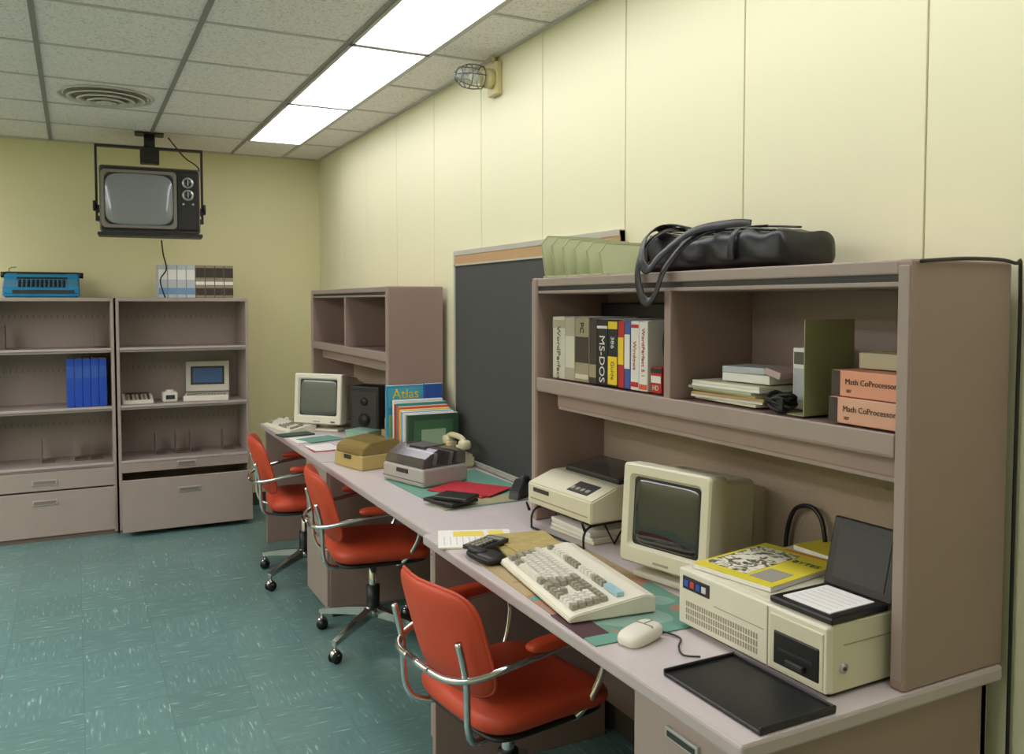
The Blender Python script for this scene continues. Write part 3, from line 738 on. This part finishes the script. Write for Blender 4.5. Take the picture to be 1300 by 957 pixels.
b.tube([(-.24,-.03,.13),(-.22,-.10,.13),(-.185,-.165,.09),(-.14,-.20,.03),(-.095,-.205,.005),(-.05,-.195,.04),(.01,-.14,.10),(.08,-.07,.118),(.12,-.03,.115)],.0145,LEATHER,flat=.22,up=U)
b.tube([(-.29,-.03,.122),(-.26,-.07,.135),(-.20,-.06,.14),(-.12,-.02,.12),(-.06,.03,.108)],.013,LEATHER,flat=.25,up=(0,0,1))
b.box((-.27,-.11,.06),(.04,.012,.05),LEATHER,bev=.004)
b.done((1.60,1.80,1.686),-95)
b=B('desktop_file_sorter')
b.bx(0,.40,-.11,.11,0,.006,SAGE,bev=.001)
for k in range(6):
    x=.02+k*.072; h=.15-.010*k
    b.M=T(x,0,.004)@RY(-16); b.prism([(-.11,0),(.11,0),(.11,h),(-.08,h),(-.11,h-.03)],-.0015,.0015,SAGE)
    b.prism([(-.112,0),(-.108,0),(-.108,h-.031),(-.079,h-.002),(.11,h-.002),(.11,h+.002),(-.081,h+.002),(-.112,h-.029)],-.0026,.0026,SAGED); b.M=Matrix.Identity(4)
b.bx(0,.40,.105,.109,0,.03,SAGE)
b.done((1.58,2.62,1.686),-90)

# ---------------------------------------------------------------- middle desk items
b=B('floppy_disk_box')
b.box((0,0,.035),(.26,.22,.07),mat('disk_box_tan','#b8a263',.5),bev=.006); b.prism([(-.105,.07),(.105,.07),(.105,.13),(.06,.135),(-.06,.125),(-.10,.10)],-.125,.125,AMBER,bev=.004)
for k in range(7): b.box((0,-.05+k*.022,.085),(.22,.003,.06),c('disk_sleeve','#6d5c34') if k%2 else DARK,rot=(-15,0,0))
b.bx(-.03,.03,-.115,-.108,.045,.065,DARK); b.bx(-.1,.1,-.1125,-.110,.07,.072,DARK); b.done((1.27,4.03,ZM+.001),-76)
b=B('diskette_organizer')
b.box((0,0,.04),(.30,.25,.08),mat('organizer_grey','#a9a29a',.45),bev=.01); b.prism([(-.12,.08),(.12,.08),(.12,.13),(.07,.155),(-.04,.155),(-.11,.12)],-.142,.142,SMOKE,bev=.004)
b.box((0,0,.158),(.12,.10,.006),c('smoke_label','#5a5453'),bev=.001)
for k in range(8): b.box((0,-.07+k*.022,.10),(.23,.003,.07),(DARK,GY,WT,DB)[k%4],rot=(-14,0,0))
b.bx(-.04,.04,-.13,-.122,.05,.068,DARK); b.bx(-.15,.15,-.1255,-.1235,.02,.024,GY)
b.done((1.39,3.56,ZM+.004),-74)
b=B('desk_telephone'); PH=mat('phone_cream','#d3c9a4',.4)
b.prism([(-.11,0),(.11,0),(.11,.06),(.05,.09),(-.02,.085),(-.11,.035)],-.10,.10,PH,bev=.01)
b.cyl((0,-.05,.062),.06,.01,WT,M=None); 
for s_ in(-1,1): b.bx(s_*.06-.012,s_*.06+.012,.03,.08,.085,.11,PH,bev=.004); b.pillow((s_*.10,.055,.115),.065,.06,.045,PH,exp=2.5)
b.tube([(-.10,.055,.13),(-.05,.055,.145),(.05,.055,.145),(.10,.055,.13)],.014,PH)
b.done((1.60,3.82,ZM+.001),-90)
b=B('atlas_book_row')
def cover(x0,x1,y0,y1,h,m,bev=.003): 
    b.bx(x0,x1,y0,y1,0,h,m,bev); b.bx(x0+.003,x1-.003,y0+.004,y1-.004,h-.001,h+.001,WHITE)
AT=c('atlas_blue','#3f8db5'); 
cover(0,.27,.0,.022,.37,AT); b.bx(.012,.258,-.001,.001,.26,.36,c('atlas_teal','#4fa6b8')); b.bx(.012,.16,-.0014,.001,.05,.22,c('atlas_green','#7eb07c'))
b.text('Atlas',.072,YL,faceM(.105,-.0022,.325)); 
cover(.20,.30,-.03,-.004,.375,c('book_deepblue','#274d9a')); 
yy=-.034
for w,h,m in ((.022,.30,WT),(.028,.285,RD),(.018,.29,c('book_teal2','#2f8f86')),(.024,.275,OR),(.02,.262,YL),(.026,.255,c('book_lblue','#6d9bd0')),(.02,.25,WT)):
    cover(.02,.29,yy-w,yy,h,m); yy-=w+.002
cover(.03,.30,yy-.03,yy-.004,.245,GREEND); b.bx(.06,.27,yy-.031,yy-.029,.03,.215,c('frame_inner','#3c6445'))
b.bx(.10,.23,yy-.0318,yy-.0305,.09,.17,c('frame_label','#8aa58a'))
b.done((1.415,4.165,ZM+.001),0)
b=B('green_desk_pad'); b.box((0,0,.001),(.66,.46,.002),GREENF); b.box((.26,0,.0025),(.12,.462,.002),c('pad_tan','#a8a07a')); b.done((1.47,3.33,ZM+.001),-88)
b=B('red_folder'); b.box((0,0,.003),(.28,.20,.005),REDP,bev=.001); b.box((.02,.01,.007),(.27,.19,.003),REDP,rot=(0,0,5)); b.done((1.47,3.27,ZM+.005),-60)
b=B('black_notebook_stack'); b.box((0,0,.006),(.17,.14,.012),BLACK,bev=.002); b.box((.02,.01,.02),(.15,.11,.014),BLACK,bev=.003,rot=(0,0,18)); b.done((1.31,3.08,ZM+.0145),-70)
b=B('tape_dispenser'); b.prism([(-.07,0),(.07,0),(.07,.03),(.03,.07),(-.02,.075),(-.06,.03)],-.025,.025,BLACK,bev=.004); b.cyl((0,.015,.055),.03,.02,DARK,'X'); b.done((1.62,3.06,ZM+.004),-60)
b=B('note_papers'); b.box((0,0,.002),(.20,.27,.003),WHITE); b.box((.03,.02,.0045),(.18,.22,.002),GREENF,rot=(0,0,12)); b.done((1.24,4.93,ZM+.001),-85)
b=B('leaning_memo_pad'); b.box((0,0,.002),(.22,.16,.004),REDP); b.box((0,0,.005),(.2,.15,.003),WHITE,rot=(0,0,4)); b.done((1.20,4.60,ZM+.001),-90)
b=B('tower_speaker'); b.box((0,0,.15),(.20,.16,.30),BLACK,bev=.005); b.bx(-.085,.085,-.083,-.079,.03,.27,DARK); b.cyl((0,-.084,.1),.04,.004,BLACKM,'Y'); b.cyl((0,-.084,.21),.025,.004,BLACKM,'Y'); b.done((1.585,4.94,ZM+.001),-50)
b=B('green_card_box'); b.box((0,0,.035),(.17,.12,.07),c('cardbox_green','#8fb09a'),bev=.003); b.box((0,0,.066),(.176,.126,.012),c('cardbox_green2','#7fa08c'),bev=.002); b.done((1.46,4.70,ZM+.001),-60)
b=B('tan_card_box_stack'); b.box((0,0,.04),(.12,.14,.08),TAN,bev=.003); b.box((0.01,0,.115),(.1,.12,.06),c('cardbox_tan','#b9a57c'),bev=.003); b.done((1.62,4.58,ZM+.001),-80)
b=B('green_notebook'); b.box((0,0,.004),(.12,.2,.008),GREEND,bev=.001); b.done((1.17,5.14,ZM+.001),-80)

b=B('hutch_power_cable'); b.tube([(1.45,1.100,1.68),(1.6,1.098,1.688),(1.735,1.098,1.682),(1.758,1.098,1.64),(1.76,1.10,1.2),(1.76,1.10,.3)],.004,BLACK); b.done()

# ---------------------------------------------------------------- camera
cd=bpy.data.cameras.new('camera'); cam=bpy.data.objects.new('camera',cd); sc.collection.objects.link(cam)
cam.location=(0,0,1.6); cam.rotation_euler=(R(90-2.65),0,R(-27.2))
cd.sensor_width=36; cd.lens=1080/1300*36; cd.shift_y=-44.5/1300; cd.clip_start=.05
sc.camera=cam
w=bpy.data.worlds.new('world'); sc.world=w; w.use_nodes=True; w.node_tree.nodes['Background'].inputs[0].default_value=(.5,.5,.5,1); w.node_tree.nodes['Background'].inputs[1].default_value=.2
